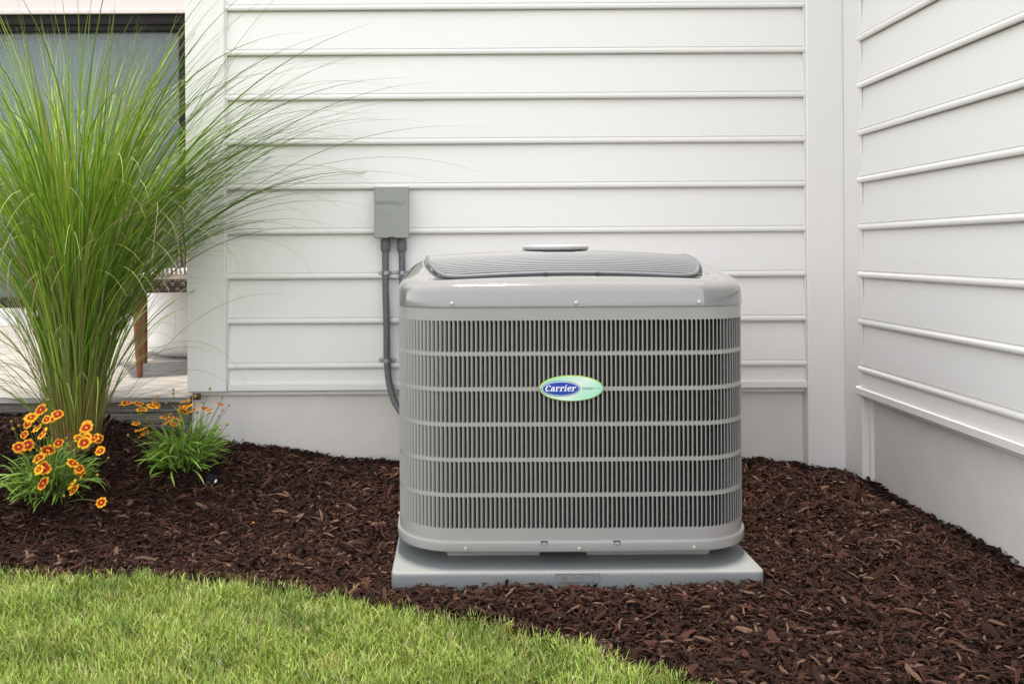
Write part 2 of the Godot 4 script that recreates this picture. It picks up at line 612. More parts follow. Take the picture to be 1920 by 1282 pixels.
	for l in [[0.0, 0.0], [0.50, 0.0], [0.06, -0.50], [0.46, -0.50]]:
		st2 = mb()
		tube(st2, PackedVector3Array([Vector3(l[0], 0.0, l[1]), Vector3(l[0], 0.012, l[1]), Vector3(l[0] * 0.97 - 0.008, 0.37, l[1] * 0.95 - 0.01)]), PackedFloat32Array([0.011, 0.014, 0.024]), 12)
		build("leg", st2, M.teak, ch)
	st2 = mb()
	box(st2, Vector3(-0.03, 0.358, -0.50), Vector3(0.53, 0.425, 0.025), 0.02)
	var seat := build("seat", st2, M.rattan, ch)
	for i in 26:   # woven front of the seat
		for j in 3:
			st2 = mb()
			var off := 0.0035 if (i + j) % 2 == 0 else 0.0
			cbox(st2, Vector3(-0.012 + i * 0.0208, 0.374 + j * 0.0185, 0.0265 + off), Vector3(0.019, 0.016, 0.006), 0.002)
			build("weave", st2, M.rattan if (i + j) % 2 else M.cord_grey, seat)
	st2 = mb()
	tube(st2, curve([Vector3(-0.02, 0.43, -0.40), Vector3(-0.04, 0.62, -0.50), Vector3(-0.035, 0.80, -0.56), Vector3(0.02, 0.845, -0.585), Vector3(0.25, 0.855, -0.61), Vector3(0.48, 0.845, -0.585), Vector3(0.535, 0.80, -0.56), Vector3(0.54, 0.62, -0.50), Vector3(0.52, 0.43, -0.40)], 48), same(49, 0.016), 10)
	build("back_frame", st2, M.rattan, ch)
	for i in 26:
		st2 = mb()
		var x := 0.0 + i * 0.020
		tube(st2, curve([Vector3(x, 0.42, -0.41), Vector3(x - 0.004, 0.62, -0.515), Vector3(x - 0.01, 0.845, -0.60)], 8), same(9, 0.0058), 6)
		build("back_cord", st2, M.cord_grey if i % 3 else M.rattan, ch)
	# planter
	var pot := thing("planter", "large round white planter behind the woven chair", "planter", Vector3(-1.33, DECK_Y, -4.66))
	st2 = mb()
	lathe(st2, [Vector2(0.20, 0.0), Vector2(0.245, 0.006), Vector2(0.285, 0.04), Vector2(0.305, 0.10), Vector2(0.318, 0.20), Vector2(0.325, 0.33), Vector2(0.325, 0.44), Vector2(0.312, 0.445), Vector2(0.305, 0.43), Vector2(0.30, 0.36)], Vector3.ZERO, 48)
	build("pot", st2, M.pot, pot)
	st2 = mb()
	lathe(st2, [Vector2(0.29, 0.361), Vector2(0.299, 0.374), Vector2(0.20, 0.38), Vector2(0.02, 0.385)], Vector3.ZERO, 32)
	build("potting_soil", st2, M.soil, pot)

# ------------------------------------------------------------------ the unit
func rounded(hw: float, hd: float, r: float, bulge: float) -> PackedVector2Array:
	var p := PackedVector2Array()
	for c in [[1, 1, 90.0], [1, -1, 0.0], [-1, -1, -90.0], [-1, 1, -180.0]]:
		for k in 25:
			var a := deg_to_rad(c[2] - 90.0 * k / 24.0)
			p.append(Vector2(c[0] * (hw - r) + r * cos(a), c[1] * (hd - r) + r * sin(a)))
	# split the straight sides so that they can bow
	var q := PackedVector2Array()
	for i in p.size():
		var b := p[(i + 1) % p.size()]
		var n := maxi(1, int(p[i].distance_to(b) / 0.01))
		for k in n: q.append(p[i].lerp(b, float(k) / n))
	for i in q.size():
		var v := q[i]
		q[i] = Vector2(v.x + bulge * v.x / hw * (1.0 - pow(v.y / hd, 2)), v.y + bulge * v.y / hd * (1.0 - pow(v.x / hw, 2)))
	return q

func resample(p: PackedVector2Array, n: int, start := 0.0) -> PackedVector2Array:
	var total := 0.0
	for i in p.size(): total += p[i].distance_to(p[(i + 1) % p.size()])
	var out := PackedVector2Array()
	var i := 0
	var run := 0.0
	for k in n:
		var want := total * k / n + start
		while true:
			var l := p[i % p.size()].distance_to(p[(i + 1) % p.size()])
			if run + l >= want: break
			run += l
			i += 1
		out.append(p[i % p.size()].lerp(p[(i + 1) % p.size()], (want - run) / maxf(1e-9, p[i % p.size()].distance_to(p[(i + 1) % p.size()]))))
	return out

func ring(p: PackedVector2Array, y: float, out := 0.0) -> PackedVector3Array:
	var r := PackedVector3Array()
	for i in p.size():
		var t := (p[(i + 1) % p.size()] - p[(i - 1 + p.size()) % p.size()]).normalized()
		var v := p[i] + Vector2(-t.y, t.x) * out
		r.append(Vector3(v.x, y, v.y))
	return r

func dome(x: float, z: float) -> float:
	return 0.8255 - 0.058 * pow(z / 0.345, 2) - 0.016 * pow(x / 0.387, 2)

func grille_reach(dir: Vector2) -> float:
	var c := absf(dir.x)
	var s := absf(dir.y)
	var n := 22.0
	return 1.0 / pow(pow(c / 0.390, n) + pow(s / 0.345, n) + pow(c * 2.146 + s * 0.814, n), 1.0 / n)

func ellipse(st: SurfaceTool, c: Vector3, a: float, b: float, depth: float, edge := 0.0012, n := 64) -> void:
	st.set_uv(Vector2.ZERO)
	var rings := []
	for e: Vector2 in [Vector2(0, 0), Vector2(0, depth - edge), Vector2(edge * 0.35, depth - edge * 0.3), Vector2(edge, depth)]:
		var r := PackedVector3Array()
		for k in n:
			var t := TAU * k / n
			r.append(c + Vector3(cos(t) * (a - e.x), sin(t) * (b - e.x), e.y))
		rings.append(r)
	loft(st, rings, true, 0)
	st.set_smooth_group(-1)
	var top: PackedVector3Array = rings[-1]
	for k in n:
		for v: Vector3 in [top[k], c + Vector3(0, 0, depth), top[(k + 1) % n]]:
			st.set_uv(Vector2(0.5 + (v.x - c.x) / a * 0.5, 0.5 - (v.y - c.y) / b * 0.5))
			st.add_vertex(v)

func lettering(text: String, font: String, weight: int, size_m: float, depth: float, slant := 0.0) -> ArrayMesh:
	var f := SystemFont.new()
	f.font_names = PackedStringArray([font])
	f.font_weight = weight
	var t := TextMesh.new()
	t.text = text
	t.font = f
	t.font_size = 64
	t.pixel_size = size_m / 64.0
	t.depth = depth
	t.curve_step = 2.0
	var a := t.surface_get_arrays(0)
	var v: PackedVector3Array = a[Mesh.ARRAY_VERTEX]
	for i in v.size(): v[i].x += v[i].y * slant
	a[Mesh.ARRAY_VERTEX] = v
	var m := ArrayMesh.new()
	m.add_surface_from_arrays(Mesh.PRIMITIVE_TRIANGLES, [a[0], a[1], null, null, null, null, null, null, null, null, null, null, a[12]])
	return m

func screw(parent: Node, where: Vector3, normal: Vector3, r := 0.0052) -> void:
	var st := mb()
	var z := normal.normalized()
	var x := Vector3.UP.cross(z).normalized()
	var turn := Basis(x, z, x.cross(z))     # y of the lathe points outwards
	lathe(st, [Vector2(r, -0.001), Vector2(r, 0.0012), Vector2(r * 0.86, 0.0016), Vector2(r * 0.62, 0.0017)], where, 18, turn)
	var hex := []
	lathe(st, [Vector2(r * 0.62, 0.0015), Vector2(r * 0.62, 0.0042), Vector2(r * 0.5, 0.0049), Vector2(r * 0.3, 0.0044)], where, 6, turn)
	build("screw", st, M.screw, parent)

func pad_and_unit() -> void:
	# the pad
	var pad := thing("equipment_pad", "light grey plastic square pad under the unit, bedded in mulch", "pad", Vector3(0.294, 0.0, -2.608))
	var st := mb()
	var p := rounded(0.457, 0.457, 0.014, 0.0)
	var pp := resample(p, 320)
	loft(st, [ring(pp, -0.03, 0.0012), ring(pp, 0.030, 0.0007), ring(pp, 0.0375, 0.0007), ring(pp, 0.0395, 0.0002), ring(pp, 0.0425, -0.0015), ring(pp, 0.0437, -0.0038), ring(pp, 0.044, -0.009)], true, 0)
	fan(st, ring(pp, 0.044, -0.009), true)
	build("slab", st, M.pad_plastic, pad)
	st = mb()
	cbox(st, Vector3(-0.0015, 0.0305, 0.4572), Vector3(0.104, 0.0205, 0.005), 0.001)
	var plate := build("size_plate", st, M.pad_plastic, pad)
	for e in [[0.0, 0.0108, 0.104, 0.0016], [0.0, -0.0098, 0.104, 0.0016], [-0.052, 0.0, 0.0016, 0.0205], [0.052, 0.0, 0.0016, 0.0205]]:
		st = mb()
		cbox(st, Vector3(-0.0015 + e[0], 0.0305 + e[1], 0.4600), Vector3(e[2], e[3], 0.003), 0.0005)
		build("plate_rim", st, M.pad_plastic, plate)
	put("embossed_size", lettering("36 / 36 / 2", "Droid Sans", 400, 0.0170, 0.0030), M.pad_plastic, plate, Transform3D(Basis().scaled(Vector3(1.15, 1, 1)), Vector3(-0.0015, 0.0302, 0.4604)))

	# the unit
	var unit := thing("condenser_unit", "large grey outdoor condenser unit with louvred sides and blue oval badge", "air conditioner", UNIT)
	var body := rounded(0.444, 0.438, 0.135, 0.009)
	var bodyp := resample(body, 240)
	# base pan
	st = mb()
	loft(st, [ring(bodyp, 0.076, -0.03), ring(bodyp, 0.080, -0.004), ring(bodyp, 0.083, 0.004), ring(bodyp, 0.087, 0.006), ring(bodyp, 0.106, 0.007), ring(bodyp, 0.1092, 0.006), ring(bodyp, 0.1106, 0.0035), ring(bodyp, 0.1108, -0.004)], true, 0)
	fan(st, ring(bodyp, 0.076, -0.03), false)
	var base := build("base_pan", st, M.unit_paint, unit)
	for f in [[-0.335, -0.075], [0.02, 0.365]]:
		for zc in [0.326, -0.34]:
			st = mb()
			var hz := 0.045
			var lo := PackedVector3Array()
			var hi := PackedVector3Array()
			for v: Vector2 in [Vector2(f[0], zc + hz), Vector2(f[1], zc + hz), Vector2(f[1], zc - hz), Vector2(f[0], zc - hz)]:
				hi.append(Vector3(v.x, 0.0765, v.y))
				lo.append(Vector3(lerpf(v.x, (f[0] + f[1]) / 2, 0.10), 0.0446, lerpf(v.y, zc, 0.2)))
			loft(st, [lo, hi], true, -1)
			fan(st, lo, false)
			build("foot", st, M.unit_paint, base)
	for x in [-0.277, 0.004, 0.289]:
		screw(base, Vector3(x, 0.0915, 0.4455 + 0.0090 * (1.0 - pow(x / 0.444, 2))), Vector3(x * 0.05, 0, 1))
	screw(base, Vector3(0.459, 0.098, 0.17), Vector3(1, 0, 0.1))
	screw(base, Vector3(-0.459, 0.098, 0.17), Vector3(-1, 0, 0.1))
	for x in [-0.083, 0.097]:
		st = mb()
		cbox(st, Vector3(x, 0.1075, 0.4525), Vector3(0.017, 0.0055, 0.006), 0.001)
		build("snap_slot", st, M.black, base)
		st = mb()
		cbox(st, Vector3(x, 0.1045, 0.4545), Vector3(0.013, 0.0075, 0.004), 0.001)
		build("snap_tab", st, M.unit_paint, base)

	# louvre panel: seven bands round the body, with the slots between them
	var pitch_n := 296
	var posts := resample(body, pitch_n)
	var y_lo := 0.140
	var y_hi := 0.6565
	var bar := 0.0092
	var row := (y_hi - y_lo + bar) / 6.0
	for b in 7:
		var y1 := y_lo + row * b
		var y0 := y1 - bar
		if b == 0: y0 = 0.109
		if b == 6: y1 = 0.692
		st = mb()
		var cols := []
		for i in pitch_n:
			var a := posts[i]
			var c := posts[(i + 1) % pitch_n]
			var t := (c - a).normalized()
			var nn := Vector2(-t.y, t.x)
			var r := 0.0038
			var len := a.distance_to(c)
			for s in [0.0, 0.0014, len - r, len - r * 0.5, len - r * 0.18, len - 0.0001]:
				var e := 0.0
				if s > len - r: e = r - sqrt(maxf(0.0, r * r - pow(s - (len - r), 2)))
				if s < 0.001: e = 0.0026
				var q: Vector2 = a + t * s + nn * 0.0008
				cols.append([Vector3(q.x, y0 - (e if b > 0 else 0.0), q.y), Vector3(q.x, y1 + (e if b < 6 else 0.0), q.y), Vector3(nn.x, 0, nn.y) * 0.004])
		for i in cols.size():
			var A: Array = cols[i]
			var B: Array = cols[(i + 1) % cols.size()]
			st.set_smooth_group(1)
			quad(st, A[0], B[0], B[1], A[1])
			st.set_smooth_group(-1)
			quad(st, A[1], B[1], B[1] - B[2], A[1] - A[2])
			quad(st, A[0] - A[2], B[0] - B[2], B[0], A[0])
		build("side_panel_rim" if b == 0 or b == 6 else "cross_bar", st, M.unit_paint, unit)
	# one louvre blade
	st = mb()
	var outer := [Vector2(0.0, -0.0002), Vector2(0.0002, 0.0006), Vector2(0.0009, 0.0010), Vector2(0.0018, 0.0009), Vector2(0.0032, 0.0000), Vector2(0.0046, -0.0018), Vector2(0.0058, -0.0045), Vector2(0.0066, -0.0078), Vector2(0.0068, -0.0100)]
	var inner := [Vector2(0.0058, -0.0100), Vector2(0.0057, -0.0079), Vector2(0.0050, -0.0049), Vector2(0.0038, -0.0024), Vector2(0.0026, -0.0008), Vector2(0.0011, -0.0003)]
	var lo3 := PackedVector3Array()
	var hi3 := PackedVector3Array()
	for v: Vector2 in outer + inner:
		lo3.append(Vector3(v.x, 0, v.y))
		hi3.append(Vector3(v.x, row - bar + 0.002, v.y))
	loft(st, [lo3, hi3], true, 0)
	fan(st, lo3, false)
	fan(st, hi3, true)
	var blade := finish(st)
	var spots := []
	for i in pitch_n:
		var a := posts[i]
		var c := posts[(i + 1) % pitch_n]
		var t := (c - a).normalized()
		var bs := Basis(Vector3(t.x, 0, t.y), Vector3.UP, Vector3(-t.y, 0, t.x))
		for b in 6:
			spots.append(Transform3D(bs, Vector3(a.x, y_lo + row * b - 0.001, a.y)))
	# the three hundred nearest the middle of the front are parts of their own
	spots.sort_custom(func(u: Transform3D, v: Transform3D) -> bool: return (absf(u.origin.x) - u.origin.z * 3.0) < (absf(v.origin.x) - v.origin.z * 3.0))
	for i in 300: put("louvre", blade, M.unit_paint, unit, spots[i])
	var mm := MultiMesh.new()
	mm.transform_format = MultiMesh.TRANSFORM_3D
	mm.mesh = blade
	mm.instance_count = spots.size() - 300
	for i in range(300, spots.size()): mm.set_instance_transform(i - 300, spots[i])
	var mi := MultiMeshInstance3D.new()
	mi.name = "corner_louvre"
	mi.multimesh = mm
	mi.material_override = M.unit_paint
	mi.set_meta("kind", "stuff")
	unit.add_child(mi, true)
	# coil behind the louvres
	st = mb()
	var coilp := resample(body, 120)
	loft(st, [ring(coilp, 0.110, -0.034), ring(coilp, 0.69, -0.034)], true, 0)
	fan(st, ring(coilp, 0.690, -0.034), true)
	var coil := build("coil", st, M.coil_dark, unit)
	st = mb()
	for k in 118:
		var y := 0.125 + k * 0.0046
		loft(st, [ring(coilp, y, -0.0235), ring(coilp, y + 0.0002, -0.0215), ring(coilp, y + 0.0010, -0.0215), ring(coilp, y + 0.0012, -0.0235)], true, k % 2)
	var wires := build("guard_wire", st, M.coil_wire, coil)
	wires.set_meta("kind", "stuff")

	# top cap
	st = mb()
	loft(st, [ring(bodyp, 0.6890, -0.006), ring(bodyp, 0.6890, 0.0040), ring(bodyp, 0.6900, 0.0046)], true, -1)
	var rings := [ring(bodyp, 0.6900, 0.0046), ring(bodyp, 0.700, 0.0043), ring(bodyp, 0.711, 0.0038), ring(bodyp, 0.722, 0.0030)]
	var O: PackedVector3Array = ring(bodyp, 0.722, 0.0030)
	var G := PackedVector3Array()
	for v in O:
		var dir := Vector2(v.x, v.z).normalized()
		var reach := grille_reach(dir)
		G.append(Vector3(dir.x * reach, dome(dir.x * reach, dir.y * reach) - 0.002, dir.y * reach))
	for k in range(1, 15):
		var t := k / 14.0
		var r := PackedVector3Array()
		for i in O.size():
			var p0 := O[i]
			var p3 := G[i]
			var p1 := Vector3(p0.x, 0.722 + 0.030, p0.z)
			var p2 := Vector3(lerpf(p0.x, p3.x, 0.28), lerpf(0.757, p3.y, 0.55), lerpf(p0.z, p3.z, 0.28))
			r.append(p0.bezier_interpolate(p1, p2, p3, t))
		rings.append(r)
	var drop := PackedVector3Array()
	for v in G: drop.append(Vector3(v.x * 0.985, v.y - 0.03, v.z * 0.985))
	rings.append(drop)
	loft(st, rings, true, 0)
	var cap := build("top_cap", st, M.unit_cap_paint, unit)
	for x in [-0.308, 0.0, 0.306]:
		screw(cap, Vector3(x, 0.6985, 0.4425 + 0.0090 * (1.0 - pow(x / 0.444, 2))), Vector3(x * 0.05, 0, 1))
	screw(cap, Vector3(0.4565, 0.705, 0.12), Vector3(1, 0, 0.1))
	screw(cap, Vector3(-0.4565, 0.705, 0.12), Vector3(-1, 0, 0.1))
	# fan grille
	var grille := Node3D.new()
	grille.name = "fan_grille"
	unit.add_child(grille, true)
	st = mb()
	var loop := PackedVector3Array()
	for i in 161:
		var a := TAU * i / 160.0
		var dir := Vector2(cos(a), sin(a))
		var reach := grille_reach(dir) - 0.008
		loop.append(Vector3(dir.x * reach, dome(dir.x * reach, dir.y * reach) + 0.001, dir.y * reach))
	tube(st, loop, same(161, 0.0055), 10)
	build("grille_rim", st, M.grille_metal, grille)
	var z := -0.329
	while z < 0.331:
		var w := 0.388
		while w > 0.0 and Vector2(w, z).length() > grille_reach(Vector2(w, z).normalized()) - 0.009: w -= 0.002
		st = mb()
		var slat := PackedVector3Array()
		for i in 25:
			var x := lerpf(-w, w, i / 24.0)
			slat.append(Vector3(x, dome(x, z), z))
		tube(st, slat, same(25, 0.0044), 10)
		build("grille_slat", st, M.grille_metal, grille)
		z += 0.0165
	for s in [-1, 0, 1]:   # ribs under the slats
		st = mb()
		var pts := PackedVector3Array()
		for i in 21:
			var zz := lerpf(-0.33, 0.33, i / 20.0)
			pts.append(Vector3(s * 0.19, dome(s * 0.19, zz) - 0.006, zz))
		tube(st, pts, same(21, 0.004), 6)
		build("grille_rib", st, M.grille_metal, grille)
	for x in [-0.064, 0.072]:
		st = mb()
		cbox(st, Vector3(x, dome(x, 0.338) + 0.003, 0.346), Vector3(0.010, 0.005, 0.006), 0.001)
		build("grille_clip", st, M.grille_metal, grille)
	st = mb()
	lathe(st, [Vector2(0.080, 0.8265), Vector2(0.084, 0.8285), Vector2(0.094, 0.8300), Vector2(0.0972, 0.8320), Vector2(0.0980, 0.8350), Vector2(0.0980, 0.8400), Vector2(0.0965, 0.8430), Vector2(0.090, 0.8445), Vector2(0.03, 0.8460), Vector2(0.005, 0.8462)], Vector3.ZERO, 56)
	build("motor_cover", st, M.motor_cover, grille)

	# badge
	var badge := Node3D.new()
	badge.name = "badge"
	unit.add_child(badge, true)
	badge.position = Vector3(-0.0130, 0.4875, 0.4475)
	st = mb()
	ellipse(st, Vector3(0, 0, 0), 0.0797, 0.0328, 0.0055, 0.0022, 96)
	build("badge_bezel", st, M.bezel, badge)
	st = mb()
	ellipse(st, Vector3(0, 0, 0.0050), 0.0768, 0.0302, 0.0010, 0.0004, 96)
	build("badge_face", st, M.badge_face, badge)
	var bx := -0.0268
	st = mb()
	ellipse(st, Vector3(bx, 0, 0.0055), 0.0482, 0.0190, 0.0010, 0.0003)
	build("badge_oval", st, M.navy, badge)
	st = mb()
	ellipse(st, Vector3(bx, 0, 0.0060), 0.0462, 0.0174, 0.0009, 0.0003)
	build("badge_line", st, M.logo_white, badge)
	st = mb()
	ellipse(st, Vector3(bx, 0, 0.0064), 0.0447, 0.0161, 0.0009, 0.0003)
	build("badge_field", st, M.logo_blue, badge)
	put("badge_lettering", lettering("Carrier", "Droid Serif", 700, 0.0205, 0.0008, 0.24), M.logo_white, badge, Transform3D(Basis(), Vector3(bx - 0.0005, 0.0008, 0.0076)))
	put("badge_lettering", lettering("I", "Droid Serif", 400, 0.0088, 0.0005), M.logo_text, badge, Transform3D(Basis(), Vector3(0.0268, 0.0005, 0.0063)))
	put("badge_lettering", lettering("NFINITY", "Droid Serif", 400, 0.0066, 0.0005), M.logo_text, badge, Transform3D(Basis().scaled(Vector3(0.92, 1, 1)), Vector3(0.0415, -0.0003, 0.0063)))
	put("badge_lettering", lettering("Series", "Droid Serif", 400, 0.0062, 0.0005), M.logo_teal, badge, Transform3D(Basis().scaled(Vector3(0.9, 1, 1)), Vector3(0.0648, 0.0003, 0.0063)))

# ------------------------------------------------------------------ box and conduits on the wall
func conduit(pts: Array, r: float) -> SurfaceTool:
	var st := mb()
	var fine := curve(pts, 400)
	var out := PackedVector3Array()
	var radii := PackedFloat32Array()
	var last := fine[0]
	out.append(last); radii.append(r)
	var n := 0
	for p in fine:
		if p.distance_to(last) >= 0.0016:
			n += 1
			out.append(p)
			radii.append(r + (0.0009 if n % 4 < 2 else -0.0002))
			last = p
	tube(st, out, radii, 14, 0)
	return st

func disconnect_box() -> void:
	var z0 := -WALL_D + 0.014
	var o := thing("disconnect_box", "grey electrical box on the siding with two conduits below it", "electrical box", Vector3(-0.232, 0.876, z0))
	var st := mb()
	cbox(st, Vector3(0, 0.095, 0.028), Vector3(0.116, 0.180, 0.058), 0.003)
	build("box_body", st, M.box_paint, o)
	st = mb()
	cbox(st, Vector3(0, 0.0945, 0.064), Vector3(0.125, 0.188, 0.014), 0.0028)
	var cover := build("box_cover", st, M.box_paint, o)
	st = mb()
	cbox(st, Vector3(0.0, 0.0035, 0.0705), Vector3(0.026, 0.0035, 0.003), 0.001)
	cbox(st, Vector3(0.0, 0.0015, 0.0705), Vector3(0.011, 0.003, 0.003), 0.001)
	build("pull_slot", st, M.black, cover)
	put("embossed_name", lettering("DiversiTech", "Droid Sans", 700, 0.0160, 0.0044), M.box_paint, cover, Transform3D(Basis(), Vector3(-0.0135, 0.1310, 0.0712)))
	for e in [[Vector3(0.030, 0.147, 0), Vector3(0.048, 0.133, 0)], [Vector3(0.048, 0.133, 0), Vector3(0.021, 0.114, 0)], [Vector3(-0.0535, 0.139, 0), Vector3(-0.0535, 0.120, 0)]]:
		st = mb()
		var dir: Vector3 = (e[1] - e[0]).normalized()
		cbox(st, (e[0] + e[1]) / 2.0 + Vector3(0, 0, 0.0715), Vector3((e[1] - e[0]).length(), 0.0018, 0.0026), 0.0006, Basis(dir, Vector3(0, 0, 1).cross(dir), Vector3(0, 0, 1)))
		build("embossed_arrow", st, M.box_paint, cover)
	# conduits
	var zc := 0.020
	var list := [
		["left", -0.026, [Vector3(-0.2585, 0.85, z0 + zc), Vector3(-0.2590, 0.70, z0 + zc), Vector3(-0.2560, 0.55, z0 + zc), Vector3(-0.2560, 0.43, z0 + zc), Vector3(-0.2440, 0.335, z0 + zc + 0.008), Vector3(-0.214, 0.262, z0 + zc + 0.028), Vector3(-0.15, 0.205, z0 + 0.09), Vector3(-0.055, 0.19, -3.062)]],
		["right", 0.034, [Vector3(-0.1985, 0.85, z0 + zc), Vector3(-0.1975, 0.72, z0 + zc), Vector3(-0.1960, 0.55, z0 + zc), Vector3(-0.16, 0.42, z0 + 0.05), Vector3(-0.06, 0.36, z0 + 0.12), Vector3(0.02, 0.34, -3.065)]]]
	for e in list:
		var c := thing("conduit", "%s grey ribbed conduit running down the siding from the electrical box" % ("longer, left" if e[0] == "left" else "shorter, right"), "conduit", Vector3.ZERO, "conduits below the electrical box")
		build("hose", conduit(e[2], 0.0118), M.conduit, c)
		st = mb()
		var top := Vector3((e[2][0] as Vector3).x, 0.8755, z0 + zc)
		lathe(st, [Vector2(0.0145, -0.048), Vector2(0.0165, -0.044), Vector2(0.0170, -0.010), Vector2(0.0155, -0.006), Vector2(0.0155, 0.006)], top, 20)
		for k in 20:
			var a := TAU * k / 20.0
			cbox(st, top + Vector3(cos(a) * 0.0168, -0.027, sin(a) * 0.0168), Vector3(0.0018, 0.030, 0.0018), 0.0004)
		build("connector", st, M.conduit, c)
	for s in [[-0.2555, 0.7505, true], [-0.1960, 0.7505, true], [-0.2560, 0.4300, true]]:
		var label := "upper strap clip over the left conduit under the electrical box"
		if s[0] > -0.22: label = "strap clip over the right conduit beside the top of the unit"
		if s[1] < 0.5: label = "lower strap clip on the left conduit near the foundation"
		var c := thing("pipe_strap", label, "pipe strap", Vector3(s[0], s[1], z0), "galvanised clips holding the conduits")
		st = mb()
		var arc := []
		for half in [-0.0065, 0.0065]:
			var line := PackedVector3Array()
			line.append(Vector3(-0.026, half, 0.003)); line.append(Vector3(-0.0155, half, 0.003))
			for k in 13:
				var a := PI - PI * k / 12.0
				line.append(Vector3(cos(a) * 0.0142, half, zc + sin(a) * 0.0142 - 0.0005))
			line.append(Vector3(0.0155, half, 0.003)); line.append(Vector3(0.026, half, 0.003))
			arc.append(line)
		loft(st, arc, false, 0)
		build("strap_band", st, M.strap, c)
		for x in [-0.0235, 0.0235]:
			st = mb()
			lathe(st, [Vector2(0.0078, -0.0022), Vector2(0.0078, 0.0008), Vector2(0.007, 0.0012)], Vector3(x, 0, 0.004), 16, Basis(Vector3.RIGHT, Vector3.BACK, Vector3.DOWN))
			var ear := build("strap_ear", st, M.strap, c)
			screw(ear, Vector3(x, 0, 0.0052), Vector3(0, 0, 1), 0.0042)

# ------------------------------------------------------------------ scattered things
func scatter(called: String, mesh: Mesh, m: Material, places: Array, colors: Array, parent: Node) -> MultiMeshInstance3D:
	var mm := MultiMesh.new()
	mm.transform_format = MultiMesh.TRANSFORM_3D
	mm.use_colors = true
	mm.mesh = mesh
	mm.instance_count = places.size()
	for i in places.size():
		mm.set_instance_transform(i, places[i])
		mm.set_instance_color(i, colors[i])
	var o := MultiMeshInstance3D.new()
	o.name = numbered(parent, called)
	o.multimesh = mm
	o.material_override = m
	o.set_meta("kind", "stuff")
	parent.add_child(o, true)
	return o

# a bent ribbon with a fold along its middle
func ribbon(st: SurfaceTool, pts: PackedVector3Array, widths: PackedFloat32Array, side: Vector3, cols: PackedColorArray, fold := 0.3) -> void:
	st.set_smooth_group(-1)
	for i in pts.size() - 1:
		var q := []
		for k in 2:
			var j := i + k
			var t := (pts[mini(j + 1, pts.size() - 1)] - pts[maxi(j - 1, 0)]).normalized()
			var s := (side - t * side.dot(t)).normalized()
			var up := s.cross(t)
			q.append([pts[j] - s * widths[j] * 0.5 + up * widths[j] * fold * 0.5, pts[j], pts[j] + s * widths[j] * 0.5 + up * widths[j] * fold * 0.5, cols[j]])
		for h in 2:
			for v in [[0, h], [1, h + 1], [0, h + 1], [0, h], [1, h], [1, h + 1]]:
				st.set_color(q[v[0]][3])
				st.add_vertex(q[v[0]][v[1]])

func lawn() -> void:
	var meshes := []
	for v in 5:
		var st := mb()
		for b in 6:
			var a := rng.randf() * TAU
			var r := sqrt(rng.randf()) * 0.012
			var p := Vector3(cos(a) * r, -0.004, sin(a) * r)
			var az := rng.randf() * TAU
			var lean := rng.randf_range(0.1, 0.9)
			var bend := rng.randf_range(0.1, 0.9)
			var len := rng.randf_range(0.020, 0.047)
			var pts := PackedVector3Array([p])
			var w := PackedFloat32Array()
			var cols := PackedColorArray()
			var width := rng.randf_range(0.0014, 0.0025)
			var tint := rng.randf_range(0.55, 1.35)
			for i in 5:
				var f := i / 4.0
				w.append(width * [0.8, 1.0, 0.95, 0.7, 0.1][i])
				cols.append(Color(tint * lerpf(1.15, 1.0, f), tint * lerpf(0.9, 1.0, f), tint * lerpf(0.9, 1.0, f)))
				if i < 4:
					var th := lean + bend * f
					p += Vector3(cos(az) * sin(th), cos(th), sin(az) * sin(th)) * len / 4.0
					pts.append(p)
			ribbon(st, pts, w, Vector3(-sin(az), 0, cos(az)).rotated(Vector3.UP, rng.randf_range(-0.6, 0.6)), cols)
		meshes.append(finish(st))
	var places := [[], [], [], [], []]
	var colors := [[], [], [], [], []]
	var count := 0
	while count < 42000:
		var x := rng.randf_range(-2.4, 1.5)
		var d := rng.randf_range(0.9, 2.3)
		var e := lawn_edge(x) + rng.randf_range(-0.012, 0.012) + (0.03 if rng.randf() < 0.01 else 0.0)
		if d > e: continue
		if d < 1.55 and rng.randf() < 0.6: continue
		var thin := noise.get_noise_2d(x * 260.0, d * 260.0)
		if rng.randf() < thin * 0.9: continue
		var k := rng.randi() % 5
		var s := rng.randf_range(0.8, 1.25) * (1.0 + 0.25 * noise.get_noise_2d(x * 150 + 9, d * 150))
		places[k].append(Transform3D(Basis(Vector3.UP, rng.randf() * TAU).rotated(Vector3(rng.randf_range(-1, 1), 0, rng.randf_range(-1, 1)).normalized(), rng.randf_range(0, 0.3)).scaled(Vector3(s, s, s)), Vector3(x, -0.004, -d)))
		var c := Color(0.14, 0.245, 0.026).lerp(Color(0.38, 0.46, 0.11), pow(rng.randf(), 1.25))
		c = c.lerp(Color(0.08, 0.155, 0.02), clampf(noise.get_noise_2d(x * 110 + 70, d * 110) * 1.2, 0, 1))
		if rng.randf() < 0.05: c = Color(0.38, 0.37, 0.22)
		if rng.randf() < clampf(thin * 0.8, 0, 0.4): c = c.lerp(Color(0.30, 0.19, 0.07), 0.5)
		colors[k].append(c)
		count += 1
	var holder := Node3D.new()
	holder.name = "lawn_grass"
	meta(holder, "short bright green lawn grass along the curved edge of the mulch", "grass", "", "stuff")
	add_child(holder, true)
	for k in 5: scatter("grass_blades", meshes[k], M.grass_blade, places[k], colors[k], holder)

